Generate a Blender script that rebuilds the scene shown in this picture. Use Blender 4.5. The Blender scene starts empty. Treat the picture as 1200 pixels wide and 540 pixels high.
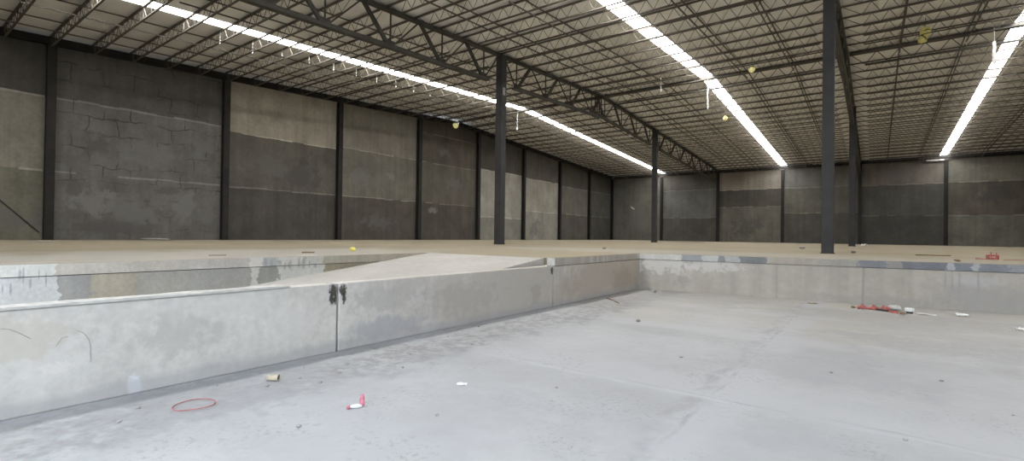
import bpy, bmesh, math, random
from mathutils import Vector, Matrix
random.seed(7)
C = bpy.context.scene.collection
SC = bpy.context.scene

# ------------------------------------------------------------------ dimensions
EYE = 0.496            # eye height above the upper slab (Z = 0)
PIT = -1.06            # pit floor level
XW = -30.0             # long block wall (inner face line of its columns)
YB = 64.1              # back wall
YF = -2.2              # front wall with the dock opening, behind the camera
XR = 20.0
XA, XB, XC = -15.72, -1.31, 13.1      # truss rows
BAY = 7.42
Y0 = 5.22
YR = 32.07             # ridge
ZR = 10.63
SL = 0.0518
def roof(y): return ZR - SL * abs(y - YR)
XP = -5.65             # face of the near retaining wall
XT = -9.45             # left wall of the ramp trench
SLAB = 0.17
def pit_y(x): return 14.0 + 0.1 * (x - XP)
STRIPS = (-22.72, -8.55, 5.44)

ORD = ['first','second','third','fourth','fifth','sixth','seventh','eighth','ninth','tenth','eleventh','twelfth','thirteenth',
       'fourteenth','fifteenth','sixteenth','seventeenth','eighteenth','nineteenth','twentieth','twenty-first','twenty-second','twenty-third']

def lin(c):
    return tuple((v/255/12.92) if v/255 <= 0.04045 else ((v/255+0.055)/1.055)**2.4 for v in c)

# ------------------------------------------------------------------ materials
def new_mat(name):
    m = bpy.data.materials.new(name); m.use_nodes = True
    nt = m.node_tree; nt.nodes.clear()
    out = nt.nodes.new('ShaderNodeOutputMaterial')
    b = nt.nodes.new('ShaderNodeBsdfPrincipled')
    nt.links.new(b.outputs[0], out.inputs[0])
    return m, nt, b
def N(nt, t, **kw):
    n = nt.nodes.new(t)
    for k, v in kw.items():
        if k.startswith('i_'): n.inputs[k[2:].replace('_', ' ')].default_value = v
        else: setattr(n, k, v)
    return n
def L(nt, a, b): nt.links.new(a, b)
def rgba(c): return (c[0], c[1], c[2], 1)

def simple(name, rgb, rough=0.6, metal=0.0, var=0.15, scale=6.0, bump=0.0, spec=0.5):
    """A plain painted / plastic / metal surface with a little mottling."""
    m, nt, b = new_mat(name)
    tc = N(nt, 'ShaderNodeTexCoord'); no = N(nt, 'ShaderNodeTexNoise'); no.inputs['Scale'].default_value = scale
    no.inputs['Detail'].default_value = 4
    L(nt, tc.outputs['Object'], no.inputs['Vector'])
    r = N(nt, 'ShaderNodeValToRGB')
    r.color_ramp.elements[0].position = 0.3; r.color_ramp.elements[1].position = 0.7
    r.color_ramp.elements[0].color = rgba([v*(1-var) for v in rgb]); r.color_ramp.elements[1].color = rgba([v*(1+var) for v in rgb])
    L(nt, no.outputs['Fac'], r.inputs['Fac']); L(nt, r.outputs['Color'], b.inputs['Base Color'])
    b.inputs['Roughness'].default_value = rough; b.inputs['Metallic'].default_value = metal; b.inputs['Specular IOR Level'].default_value = spec
    if bump:
        bp = N(nt, 'ShaderNodeBump'); bp.inputs['Strength'].default_value = bump
        L(nt, no.outputs['Fac'], bp.inputs['Height']); L(nt, bp.outputs[0], b.inputs['Normal'])
    return m

class Conc:
    """Concrete: mottled base, optional per-face tone, streaks and patches with a place and shape of their own."""
    def __init__(s, name, rgb=(.5,.5,.5), var=0.18, scale=0.6, fine=0.08, rough=0.85, tone=False, streak=0.0, bump=0.15, spec=0.3):
        m, nt, b = new_mat(name); s.m, s.nt, s.b = m, nt, b
        b.inputs['Roughness'].default_value = rough
        b.inputs['Specular IOR Level'].default_value = spec
        tc = N(nt, 'ShaderNodeTexCoord'); s.co = tc.outputs['Object']
        if tone:
            a = N(nt, 'ShaderNodeAttribute'); a.attribute_name = 'tone'; s.col = a.outputs['Color']
        else:
            rg = N(nt, 'ShaderNodeRGB'); rg.outputs[0].default_value = rgba(rgb); s.col = rg.outputs[0]
        n1 = s.noise(scale, 5, 0.6); s.mul(n1, 1-var, 1+var)
        n2 = s.noise(scale*9, 6, 0.65); s.mul(n2, 1-fine, 1+fine)
        if streak:
            mp = N(nt, 'ShaderNodeMapping'); mp.inputs['Scale'].default_value = (3.0, 3.0, 0.12)
            L(nt, s.co, mp.inputs['Vector'])
            n3 = s.noise(1.0, 4, 0.6, mp.outputs[0]); s.mul(n3, 1-streak, 1+streak)
        if bump:
            bp = N(nt, 'ShaderNodeBump'); bp.inputs['Strength'].default_value = bump; bp.inputs['Distance'].default_value = 0.02
            L(nt, n2, bp.inputs['Height']); L(nt, bp.outputs[0], b.inputs['Normal'])
    def noise(s, scale, detail=4, rough=0.6, vec=None):
        n = N(s.nt, 'ShaderNodeTexNoise'); n.inputs['Scale'].default_value = scale
        n.inputs['Detail'].default_value = detail; n.inputs['Roughness'].default_value = rough
        L(s.nt, vec or s.co, n.inputs['Vector']); return n.outputs['Fac']
    def ramp(s, f, a, b, lo=0.0, hi=1.0):
        n = N(s.nt, 'ShaderNodeMapRange'); n.inputs[1].default_value = a; n.inputs[2].default_value = b
        n.inputs[3].default_value = lo; n.inputs[4].default_value = hi; n.clamp = True
        L(s.nt, f, n.inputs[0]); return n.outputs[0]
    def math(s, op, a, b=None):
        n = N(s.nt, 'ShaderNodeMath', operation=op)
        for i, v in enumerate((a, b)):
            if v is None: continue
            if isinstance(v, (int, float)): n.inputs[i].default_value = v
            else: L(s.nt, v, n.inputs[i])
        return n.outputs[0]
    def mul(s, f, lo, hi):
        r = s.ramp(f, 0.32, 0.68, lo, hi)
        v = N(s.nt, 'ShaderNodeVectorMath', operation='SCALE')
        L(s.nt, s.col, v.inputs[0]); L(s.nt, r, v.inputs['Scale']); s.col = v.outputs[0]
    def mix(s, fac, rgb):
        n = N(s.nt, 'ShaderNodeMix', data_type='RGBA')
        L(s.nt, fac, n.inputs[0]); L(s.nt, s.col, n.inputs[6]); n.inputs[7].default_value = rgba(rgb)
        s.col = n.outputs[2]
    def spot(s, center, rad, rgb, strength=0.8, rag=0.8, nscale=3.0):
        """A ragged patch: an ellipsoid about center, its edge broken by noise."""
        mp = N(s.nt, 'ShaderNodeMapping', vector_type='POINT')
        mp.inputs['Location'].default_value = [-c/r for c, r in zip(center, rad)]
        mp.inputs['Scale'].default_value = [1/r for r in rad]
        L(s.nt, s.co, mp.inputs['Vector'])
        ln = N(s.nt, 'ShaderNodeVectorMath', operation='LENGTH'); L(s.nt, mp.outputs[0], ln.inputs[0])
        nz = s.noise(nscale, 5, 0.65)
        d = s.math('ADD', ln.outputs['Value'], s.ramp(nz, 0.25, 0.75, -rag, rag))
        s.mix(s.ramp(d, 0.55, 1.0, strength, 0.0), rgb)
    def band(s, axis, c, w, rgb, strength=0.5, wob=0.06, nscale=1.5, gap=None):
        """A line across the surface at coordinate c along axis, wobbling and broken by noise."""
        sp = N(s.nt, 'ShaderNodeSeparateXYZ'); L(s.nt, s.co, sp.inputs[0])
        nz = s.ramp(s.noise(nscale, 3, 0.5), 0.2, 0.8, -wob, wob)
        v = sp.outputs[axis]
        if isinstance(c, tuple):                        # (offset, slope, other axis)
            v = s.math('SUBTRACT', v, s.math('MULTIPLY', sp.outputs[c[2]], c[1])); c = c[0]
        d = s.math('ABSOLUTE', s.math('ADD', s.math('SUBTRACT', v, c), nz))
        f = s.ramp(d, w*0.35, w, strength, 0.0)
        if gap: f = s.math('MULTIPLY', f, s.ramp(s.noise(gap, 4, 0.6), 0.4, 0.6))
        s.mix(f, rgb)
    def done(s):
        L(s.nt, s.col, s.b.inputs['Base Color']); return s.m

WXW = XW-.12
# --- room concrete
WK = 1.0
_w = Conc('block_concrete_wall', var=0.18, scale=0.7, fine=0.10, tone=True, streak=0.10, rough=0.9, bump=0.2)
# smeared joints and cracks on the second bay of the long wall
def wall_cracks(s):
    sp = N(s.nt, 'ShaderNodeSeparateXYZ'); L(s.nt, s.co, sp.inputs[0])
    cb = N(s.nt, 'ShaderNodeCombineXYZ'); L(s.nt, sp.outputs[1], cb.inputs[0]); L(s.nt, sp.outputs[2], cb.inputs[1])
    nz = N(s.nt, 'ShaderNodeTexNoise'); nz.inputs['Scale'].default_value = 0.9; nz.inputs['Detail'].default_value = 4
    L(s.nt, s.co, nz.inputs['Vector'])
    va = N(s.nt, 'ShaderNodeVectorMath', operation='MULTIPLY_ADD')
    L(s.nt, nz.outputs['Color'], va.inputs[0]); va.inputs[1].default_value = (0.7, 0.7, 0); L(s.nt, cb.outputs[0], va.inputs[2])
    br = N(s.nt, 'ShaderNodeTexBrick'); br.inputs['Scale'].default_value = 1.0
    br.inputs['Brick Width'].default_value = 1.15; br.inputs['Row Height'].default_value = 0.78
    br.inputs['Mortar Size'].default_value = 0.035; br.inputs['Mortar Smooth'].default_value = 0.5
    L(s.nt, va.outputs[0], br.inputs['Vector'])
    gate = s.ramp(s.noise(0.8, 3, 0.5), 0.44, 0.58)
    iny = s.math('MULTIPLY', s.math('GREATER_THAN', sp.outputs[1], 5.3), s.math('LESS_THAN', sp.outputs[1], 12.5))
    hi = s.ramp(sp.outputs[2], 1.2, 3.2, 0.45, 1.0)
    f = s.math('MULTIPLY', s.math('MULTIPLY', br.outputs['Fac'], gate), s.math('MULTIPLY', iny, hi))
    s.mix(s.math('MULTIPLY', f, 0.75), (0.045, 0.044, 0.042))
wall_cracks(_w)
for q in ((6.8,1.9,.9,.8,.20),(8.6,1.4,1.1,.9,.165),(10.6,1.9,.8,.9,.18),(11.8,1.5,.5,.7,.155),(7.6,.6,1.5,.35,.10),(9.8,2.6,.7,.25,.10),(6.1,2.5,.4,.4,.10),(9.0,4.4,1.2,.7,.165),(6.9,4.6,.6,.6,.10),(11.4,5.2,.7,.6,.16)):
    _w.spot((WXW, q[0], q[1]), (1, q[2], q[3]), (q[4], q[4]*.98, q[4]*.95), .8, .9, 1.9)
for q in ((22.0,4.6,1.0,.9,.17),(24.8,4.9,.5,.3,.2),(15.5,4.6,1.5,.7,.13),(17.6,4.2,1.2,1.2,.08),(23.5,1.3,1.6,.5,.12),(30.5,7.6,.7,.4,.13),(31.8,5.0,1.2,.6,.13),(29.2,2.5,.5,.3,.2),(3.2,1.0,2,.6,.15),(44.8,1.3,1.2,1,.17),(1.5,5.6,2,.5,.2)):
    _w.spot((WXW, q[0], q[1]), (1, q[2], q[3]), (q[4], q[4]*.97, q[4]*.93), .75, .9, 1.8)
for q in ((-19.5,7.6,1.5,.8,.15),(-18.0,1.2,1.6,.5,.07),(-12.5,2.0,2,1,.09),(-5.0,5.0,1.5,.8,.11),(2.0,7.4,1.5,.9,.17),(1.5,2.0,2,.9,.06),(9,5,1.5,1,.09),(-26,3,1.5,2,.16)):
    _w.spot((q[0], YB+.12, q[1]), (q[2], 1, q[3]), (q[4], q[4]*.97, q[4]*.93), .7, .9, 1.4)
M_WALL = _w.done()

_f = Conc('dusty_upper_floor', rgb=(0.285, 0.246, 0.178), var=0.10, scale=0.25, fine=0.06, rough=0.9, bump=0.05)
_f.spot((-11.5, 5.0, 0), (3.2, 7.0, 2), (0.345, 0.328, 0.30), 0.8, 0.4, 0.8)
_f.spot((-4.5, 16.2, 0), (9.0, 3.0, 2), (0.345, 0.322, 0.285), 0.7, 0.4, 0.8)
M_FLOOR = _f.done()

_p = Conc('pit_floor_concrete', rgb=(0.345, 0.349, 0.362), var=0.09, scale=0.35, fine=0.05, rough=0.6, bump=0.08, spec=0.4)
PALE = (0.376, 0.382, 0.401); DARK = (0.224, 0.225, 0.234); DUST = (0.344, 0.342, 0.342)
_p.spot((-1, 13.5, PIT), (8.5, 5.0, 1), (0.362, 0.347, 0.315), 0.9, 0.35, 0.6)
for yy, st, w in ((5.2, .5, .5), (8.5, .6, .42), (11.4, .6, .55), (2.3, .35, .5), (13.2, .4, .3)):
    _p.band(1, yy, w, PALE, st, 0.25, 0.5)
    _p.band(1, yy-w*1.3, w, (0.276, 0.278, 0.288), st*.55, 0.25, 0.5)
_p.band(0, -1.15, 0.34, PALE, 0.75, 0.16, 0.9)
_p.band(0, -1.40, 0.10, (0.240, 0.241, 0.251), 0.55, 0.12, 2.5, 3.0)
_p.band(0, -1.28, 0.03, DARK, 0.5, 0.05, 2.5, 2.2)
_p.band(1, 5.02, 0.025, DARK, 0.45, 0.05, 2.5, 1.4)
_p.band(1, 4.95, 0.05, (0.416, 0.423, 0.443), 0.6, 0.05, 2.0, 1.2)
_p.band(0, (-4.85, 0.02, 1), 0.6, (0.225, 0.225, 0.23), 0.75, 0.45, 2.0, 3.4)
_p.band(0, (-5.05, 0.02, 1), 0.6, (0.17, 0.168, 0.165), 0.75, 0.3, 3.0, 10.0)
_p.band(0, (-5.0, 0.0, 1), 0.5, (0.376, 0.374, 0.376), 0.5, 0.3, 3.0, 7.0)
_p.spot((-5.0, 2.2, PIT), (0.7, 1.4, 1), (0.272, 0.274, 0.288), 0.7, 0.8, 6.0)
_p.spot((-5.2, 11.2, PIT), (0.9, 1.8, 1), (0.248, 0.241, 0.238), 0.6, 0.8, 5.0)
_p.spot((1.5, 9.5, PIT), (2.5, 1.2, 1), (0.264, 0.266, 0.276), 0.6, 0.6, 1.2)
_p.spot((1.0, 12.3, PIT), (4.0, 1.4, 1), (0.272, 0.266, 0.263), 0.6, 0.5, 1.0)
_p.spot((-4.0, 12.6, PIT), (2.4, 1.6, 1), (0.288, 0.282, 0.276), 0.6, 0.5, 1.0)
_p.spot((-.6, 6.9, PIT), (1.3, .8, 1), (0.280, 0.282, 0.296), 0.5, 0.7, 1.5)
_p.band(1, (1.585-.62*3.98, -.62, 0), 0.012, (0.47, 0.475, 0.48), 0.0, 0.01, 6)
fl = _p.ramp(_p.noise(22, 5, 0.7), 0.54, 0.62, 0.0, 0.6)
fl = _p.math('MULTIPLY', fl, _p.ramp(_p.noise(1.1, 3, 0.5), 0.45, 0.65))
_p.mix(fl, (0.22, 0.22, 0.22))
fl = _p.ramp(_p.noise(7, 5, 0.7), 0.52, 0.64, 0.0, 0.5)
_p.mix(_p.math('MULTIPLY', fl, _p.ramp(_p.noise(0.7, 3, 0.5), 0.4, 0.6)), (0.385, 0.39, 0.40))
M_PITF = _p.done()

_r = Conc('retaining_wall_concrete', rgb=(0.50, 0.478, 0.45), var=0.10, scale=1.1, fine=0.10, rough=0.8, streak=0.06, bump=0.15)
WHT = (0.551, 0.526, 0.502)
_r.spot((XP, 7.6, -.6), (0.5, 3.2, 1.2), (0.398, 0.367, 0.329), 0.8, 0.5, 1.2)
_r.spot((XP, 12.2, -.6), (0.5, 3.4, 1.2), (0.377, 0.333, 0.283), 0.9, 0.35, 1.2)
_r.spot((XP, 1.615, -1.00), (0.5, 0.075, 0.14), (0.68, 0.70, 0.74), 0.9, 0.3, 12)
_r.spot((XP, 1.02, -0.62), (0.510, 0.300, 0.203), WHT, 0.7, 1.0, 11)
_r.spot((XP, 1.05, -0.70), (0.5, 0.12, 0.06), (0.612, 0.579, 0.548), 0.7, 0.9, 20)
_r.spot((XP, 0.85, -0.40), (0.5, 0.35, 0.2), (0.469, 0.425, 0.365), 0.6, 0.8, 5)
_r.spot((XP, 1.95, -0.55), (0.500, 0.482, 0.225), (0.398, 0.376, 0.354), 0.6, 0.8, 5)
_r.spot((XP, 2.4, -0.30), (0.510, 0.600, 0.162), WHT, 0.4, 0.8, 6)
_r.spot((XP, 3.2, -0.62), (0.510, 0.338, 0.274), WHT, 0.5, 0.9, 8)
_r.spot((XP, 4.7, -0.85), (0.5, 0.8, 0.18), (0.337, 0.333, 0.343), 0.75, 0.5, 4)
_r.spot((XP, 4.5, -0.45), (0.5, 0.6, 0.2), (0.367, 0.352, 0.338), 0.5, 0.9, 6)
_r.spot((XP, 6.3, -0.6), (0.5, 1.0, 0.3), (0.347, 0.323, 0.297), 0.5, 0.9, 5)
_r.spot((XP, 8.5, -0.7), (0.5, 0.25, 0.2), (0.316, 0.289, 0.261), 0.5, 0.9, 7)
_r.spot((XP, 5.35, -0.98), (0.510, 0.100, 0.142), WHT, 0.7, 0.5, 12)
_r.spot((XP, 11.9, -0.95), (0.5, 0.5, 0.2), (0.428, 0.396, 0.365), 0.5, 0.7, 6)
_r.spot((XP, 12.9, -0.7), (0.5, 0.9, 0.4), (0.306, 0.265, 0.219), 0.6, 0.6, 3)
_r.spot((XP, 9.9, -0.7), (0.500, 0.482, 0.360), (0.337, 0.304, 0.270), 0.4, 0.8, 5)
_r.band(2, PIT+0.04, 0.13, (0.347, 0.338, 0.343), 0.6, 0.06, 1.5)
for yy, zz, ry, rz in ((3.728, -.26, .075, .11), (3.71, -.36, .05, .10), (3.755, -.36, .03, .10), (3.872, -.27, .065, .10), (3.89, -.36, .035, .10), (9.09, -.27, .07, .10)):
    _r.spot((XP, yy, zz), (0.5, ry, rz), (0.045, 0.04, 0.033), 0.95, 0.45, 28)
M_RET = _r.done()

_b = Conc('pit_back_wall_concrete', rgb=(0.376, 0.344, 0.304), var=0.08, scale=0.8, fine=0.06, rough=0.85, streak=0.08, bump=0.1)
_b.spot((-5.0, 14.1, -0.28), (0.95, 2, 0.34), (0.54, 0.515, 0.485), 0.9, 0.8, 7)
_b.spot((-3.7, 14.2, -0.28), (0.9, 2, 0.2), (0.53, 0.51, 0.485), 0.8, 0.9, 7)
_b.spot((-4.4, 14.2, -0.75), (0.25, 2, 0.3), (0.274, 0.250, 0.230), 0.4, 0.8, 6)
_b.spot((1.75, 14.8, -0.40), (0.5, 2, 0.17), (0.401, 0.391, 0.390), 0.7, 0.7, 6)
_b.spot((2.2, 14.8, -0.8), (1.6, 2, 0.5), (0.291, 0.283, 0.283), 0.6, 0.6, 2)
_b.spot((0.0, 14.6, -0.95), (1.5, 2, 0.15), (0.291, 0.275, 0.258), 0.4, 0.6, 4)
for q in (1.28, 1.40, 1.52, 1.83): _b.spot((q, 14.7, -0.40), (0.025, 2, 0.3), (0.265, 0.258, 0.271), 0.5, 0.5, 14)
_b.band(0, -0.22, 0.035, (0.248, 0.233, 0.218), 0.7, 0.01, 2.5)
_b.band(0, -2.05, 0.03, (0.265, 0.246, 0.222), 0.4, 0.01, 2.5)
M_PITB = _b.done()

def stops_mat(name, axis, lo, hi, stops, k, drips=(), rag=0.10):
    """Painted / patched concrete edge: successive coats along one axis, with ragged brushed limits."""
    s = Conc(name, var=0.07, scale=2.5, fine=0.10, rough=0.8, streak=0.10, bump=0.08)
    col0 = s.col
    sp = N(s.nt, 'ShaderNodeSeparateXYZ'); L(s.nt, s.co, sp.inputs[0])
    nz = s.ramp(s.noise(7.0, 5, 0.7), 0.25, 0.75, -rag, rag)
    v = s.ramp(s.math('ADD', sp.outputs[axis], nz), lo, hi)
    r = N(s.nt, 'ShaderNodeValToRGB'); cr = r.color_ramp; cr.interpolation = 'CONSTANT'
    for n_, (p, c) in enumerate(stops):
        c = tuple(x*k for x in lin(c)); pos = max(0.0, (p-lo)/(hi-lo))
        e = cr.elements[0] if n_ == 0 else (cr.elements[1] if n_ == 1 else cr.elements.new(pos))
        e.position = pos; e.color = rgba(c)
    L(s.nt, v, r.inputs['Fac'])
    # keep the mottling of the base, tinted by the coat colour
    vm = N(s.nt, 'ShaderNodeVectorMath', operation='MULTIPLY'); L(s.nt, r.outputs['Color'], vm.inputs[0])
    sc = N(s.nt, 'ShaderNodeVectorMath', operation='SCALE'); L(s.nt, col0, sc.inputs[0]); sc.inputs['Scale'].default_value = 2.0
    L(s.nt, sc.outputs[0], vm.inputs[1]); s.col = vm.outputs[0]
    for d in drips: s.spot(*d)
    return s.done()
KB = 0.72
PB = [(XP, (222,218,212)), (-4.45, (168,170,172)), (-3.9, (205,203,200)), (-3.5, (150,152,154)), (-3.3, (192,190,188)), (-2.95, (136,138,140)), (-2.3, (184,176,166)), (-1.2, (170,166,158)), (-0.35, (140,140,146)),
      (0.2, (158,154,150)), (0.5, (128,129,136)), (1.30, (186,186,188)), (1.42, (136,140,146)), (1.72, (180,180,182)), (1.82, (142,142,150)), (2.3, (160,160,164)), (2.7, (142,142,148))]
M_BAND1 = stops_mat('pit_edge_coats', 0, XP, 4.0, PB, KB)
drp = [((XT, 1.0+.07*q+random.uniform(-.02,.02), -.05-random.uniform(.1, .3)), (2, random.uniform(.008, .022), random.uniform(.06, .16)), (0.27, 0.275, 0.30), .7, .5, 22) for q in range(10)]
drp += [((XT, 4.75+.13*q+random.uniform(-.04,.04), -.06-random.uniform(.02, .14)), (2, random.uniform(.015, .05), random.uniform(.05, .14)), (0.24, 0.25, 0.25), .7, .7, 16) for q in range(9)]
TB = [(0.0, (227,226,222)), (1.74, (206,199,190)), (2.6, (200,193,183)), (3.2, (194,189,183)), (4.42, (227,222,215)), (4.66, (186,187,183)), (4.95, (213,208,201)), (5.45, (199,197,189)), (5.97, (180,173,159))]
TB2 = [(0.0, (217,217,216)), (1.76, (172,170,167)), (2.12, (188,179,163)), (2.7, (180,176,169)), (3.4, (172,170,165)), (4.46, (213,210,205)), (4.6, (162,163,155)), (5.0, (208,208,201)), (6.0, (162,153,133))]
M_BAND2 = stops_mat('trench_edge_coats', 1, 0.0, 9.1, TB, KB, drp)
M_BAND3 = stops_mat('trench_wall_coats', 1, 0.0, 9.1, TB2, KB, drp)
_t = Conc('raw_slab_edge', rgb=(0.37, 0.34, 0.30), var=0.08, scale=2.5, fine=0.08, rough=0.85, streak=0.12, bump=0.08)
for q in (10.9, 11.25, 11.6, 11.8, 13.9, 14.0): _t.spot((XP, q, -.1), (.5, .07, .2), (0.47, 0.45, 0.42), .7, .6, 9)
M_BAND = _t.done()

_m = Conc('ramp_concrete', rgb=(0.385, 0.367, 0.343), var=0.08, scale=0.8, fine=0.06, rough=0.85, bump=0.08)
M_RAMP = _m.done()
_c = Conc('roof_sheet', rgb=(0.84, 0.835, 0.81), var=0.05, scale=0.3, fine=0.03, rough=0.6, bump=0.0)
M_ROOF = _c.done()
_o = Conc('yard_concrete', rgb=(0.45, 0.45, 0.44), var=0.1)
M_YARD = _o.done()

M_STEEL = simple('dark_primer_steel', (0.088, 0.074, 0.060), 0.6, 0.0, 0.2, 3)
M_TRUSS = simple('dark_truss_steel', (0.050, 0.045, 0.038), 0.55, 0.0, 0.2, 3)
M_COL = simple('charcoal_painted_steel', (0.047, 0.046, 0.047), 0.6, 0.0, 0.15, 2, 0, .2)
M_WCOL = simple('dark_column_paint', (0.031, 0.029, 0.0275), 0.65, 0.0, 0.2, 2, 0, .15)
M_WHITE = simple('white_plastic', (0.75, 0.75, 0.73), 0.5, 0, 0.06, 8)
M_PALE = simple('pale_mortar', (0.46, 0.445, 0.42), 0.9, 0, 0.15, 12, 0.3)
M_GREYP = simple('grey_stone', (0.23, 0.215, 0.19), 0.9, 0, 0.3, 30, 0.4)
M_BROWN = simple('brown_wood', (0.20, 0.13, 0.08), 0.8, 0, 0.3, 20)
M_TAN = simple('tan_card', (0.40, 0.34, 0.26), 0.8, 0, 0.2, 14)
M_RED = simple('red_plastic', (0.40, 0.115, 0.10), 0.6, 0, 0.35, 14)
M_PINK = simple('pink_plastic', (0.50, 0.15, 0.20), 0.45, 0, 0.3, 20)
M_RING = simple('faded_red_hose', (0.36, 0.13, 0.13), 0.5, 0, 0.2, 20)
M_YEL = simple('yellow_plastic', (0.66, 0.58, 0.15), 0.5, 0, 0.1, 10)
M_BAG = simple('ochre_yellow_sheet', (0.80, 0.73, 0.27), 0.6, 0, 0.12, 10)
M_SCR = simple('grey_scratch', (0.30, 0.285, 0.265), 0.9, 0, .3, 30)
M_RUST = simple('rusty_embed', (0.05, 0.042, 0.035), 0.8, 0.2, 0.5, 40, 0.4)
M_BLK = simple('black_rubber', (0.03, 0.03, 0.03), 0.6, 0, 0.2, 10)
M_FILM = simple('clear_grey_film', (0.48, 0.48, 0.46), 0.3, 0, 0.15, 12)

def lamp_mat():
    m, nt, b = new_mat('yellow_shade_added_glow')
    b.inputs['Base Color'].default_value = (.7, .66, .3, 1); b.inputs['Emission Color'].default_value = (.95, .90, .45, 1); b.inputs['Emission Strength'].default_value = .38  # weak glow added to brighten the yellow shades
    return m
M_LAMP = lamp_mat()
def sky_panel():
    m, nt, b = new_mat('translucent_skylight')
    b.inputs['Base Color'].default_value = (.8, .82, .83, 1)
    b.inputs['Emission Color'].default_value = (1.0, 0.985, 0.955, 1)
    b.inputs['Emission Strength'].default_value = SKYL
    return m
SKYL = 25.0
M_SKY = sky_panel()

# ------------------------------------------------------------------ mesh helpers
class MB:
    def __init__(s): s.v, s.f, s.t = [], [], []
    def add(s, v, f, tone=None):
        o = len(s.v); s.v += [tuple(p) for p in v]
        s.f += [tuple(i+o for i in q) for q in f]; s.t += [tone]*len(f); return s
    def hexa(s, p, tone=None):
        """p: 4 bottom then 4 top corners, counter-clockwise from above."""
        return s.add(p, [(3,2,1,0),(4,5,6,7),(0,1,5,4),(1,2,6,5),(2,3,7,6),(3,0,4,7)], tone)
    def box(s, x0, x1, y0, y1, z0, z1, tone=None):
        return s.hexa([(x0,y0,z0),(x1,y0,z0),(x1,y1,z0),(x0,y1,z0),(x0,y0,z1),(x1,y0,z1),(x1,y1,z1),(x0,y1,z1)], tone)
    def bar(s, a, b, w, h=None, n=4, up=(0,0,1), tone=None):
        """A bar from a to b: w wide, h deep, n=4 rectangular, else round of radius w."""
        a, b = Vector(a), Vector(b); d = (b-a).normalized(); u = Vector(up)
        if abs(d.dot(u)) > 0.98: u = Vector((0,1,0)) if abs(d.y) < 0.9 else Vector((1,0,0))
        sx = d.cross(u).normalized(); sz = sx.cross(d).normalized()
        if n == 4: ring = [(-w/2,-h/2),(w/2,-h/2),(w/2,h/2),(-w/2,h/2)]
        else: ring = [(w*math.cos(2*math.pi*k/n), w*math.sin(2*math.pi*k/n)) for k in range(n)]
        n = len(ring)
        v = [a+sx*p+sz*q for p, q in ring] + [b+sx*p+sz*q for p, q in ring]
        f = [(k, (k+1)%n, n+(k+1)%n, n+k) for k in range(n)] + [tuple(range(n-1,-1,-1)), tuple(range(n, 2*n))]
        return s.add(v, f, tone)
    def prism(s, pts, z0, z1, tone=None):
        n = len(pts)
        v = [(x,y,z0) for x,y in pts] + [(x,y,z1) for x,y in pts]
        f = [tuple(range(n-1,-1,-1)), tuple(range(n,2*n))] + [(k,(k+1)%n,n+(k+1)%n,n+k) for k in range(n)]
        return s.add(v, f, tone)
    def lathe(s, prof, n=12, c=(0,0,0), tone=None):
        o = []
        for r, z in prof:
            o += [(c[0]+r*math.cos(2*math.pi*k/n), c[1]+r*math.sin(2*math.pi*k/n), c[2]+z) for k in range(n)]
        f = [tuple(range(n-1,-1,-1)), tuple(range((len(prof)-1)*n, len(prof)*n))]
        for i in range(len(prof)-1):
            f += [(i*n+k, i*n+(k+1)%n, (i+1)*n+(k+1)%n, (i+1)*n+k) for k in range(n)]
        return s.add(o, f, tone)
    def tube(s, pts, r, n=6):
        pts = [Vector(p) for p in pts]; v, f = [], []
        for i, p in enumerate(pts):
            d = (pts[min(i+1, len(pts)-1)] - pts[max(i-1, 0)]).normalized()
            u = Vector((0,0,1)) if abs(d.z) < 0.9 else Vector((1,0,0))
            a = d.cross(u).normalized(); b = a.cross(d)
            v += [p + a*r*math.cos(2*math.pi*k/n) + b*r*math.sin(2*math.pi*k/n) for k in range(n)]
        for i in range(len(pts)-1):
            f += [(i*n+k, i*n+(k+1)%n, (i+1)*n+(k+1)%n, (i+1)*n+k) for k in range(n)]
        f += [tuple(range(n-1,-1,-1)), tuple(range((len(pts)-1)*n, len(pts)*n))]
        return s.add(v, f)
    def mesh(s, name):
        me = bpy.data.meshes.new(name); me.from_pydata(s.v, [], s.f)
        bm = bmesh.new(); bm.from_mesh(me); bmesh.ops.recalc_face_normals(bm, faces=bm.faces); bm.to_mesh(me); bm.free()
        if any(t is not None for t in s.t):
            ca = me.color_attributes.new('tone', 'FLOAT_COLOR', 'CORNER')
            for poly in me.polygons:
                t = s.t[poly.index] or (.4,.4,.4)
                for li in poly.loop_indices: ca.data[li].color = (t[0], t[1], t[2], 1)
        return me
    def build(s, name, mat, parent=None, smooth=False):
        me = s.mesh(name); me.materials.append(mat)
        if smooth:
            for p in me.polygons: p.use_smooth = True
        return obj(name, me, parent)
def obj(name, me, parent=None):
    o = bpy.data.objects.new(name, me); C.objects.link(o)
    if parent is not None: o.parent = parent
    return o
def tag(o, label, cat, group=None, kind=None):
    o['label'] = label; o['category'] = cat
    if group: o['group'] = group
    if kind: o['kind'] = kind
    return o
def thing(name, label, cat, loc=(0,0,0), rz=0.0, group=None, kind='thing'):
    o = bpy.data.objects.new(name, None); C.objects.link(o)
    o.empty_display_size = 0.2
    o.location = loc; o.rotation_euler = (0, 0, rz)
    return tag(o, label, cat, group, kind)
def struct(o, label=None, cat=None):
    o['kind'] = 'structure'
    if label: o['label'] = label
    if cat: o['category'] = cat
    return o
def copy_tree(src, parent=None, kids=None):
    c = src.copy(); C.objects.link(c)
    if parent is not None: c.parent = parent
    for ch in (kids if kids is not None else list(src.children)): copy_tree(ch, c)
    return c

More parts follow.
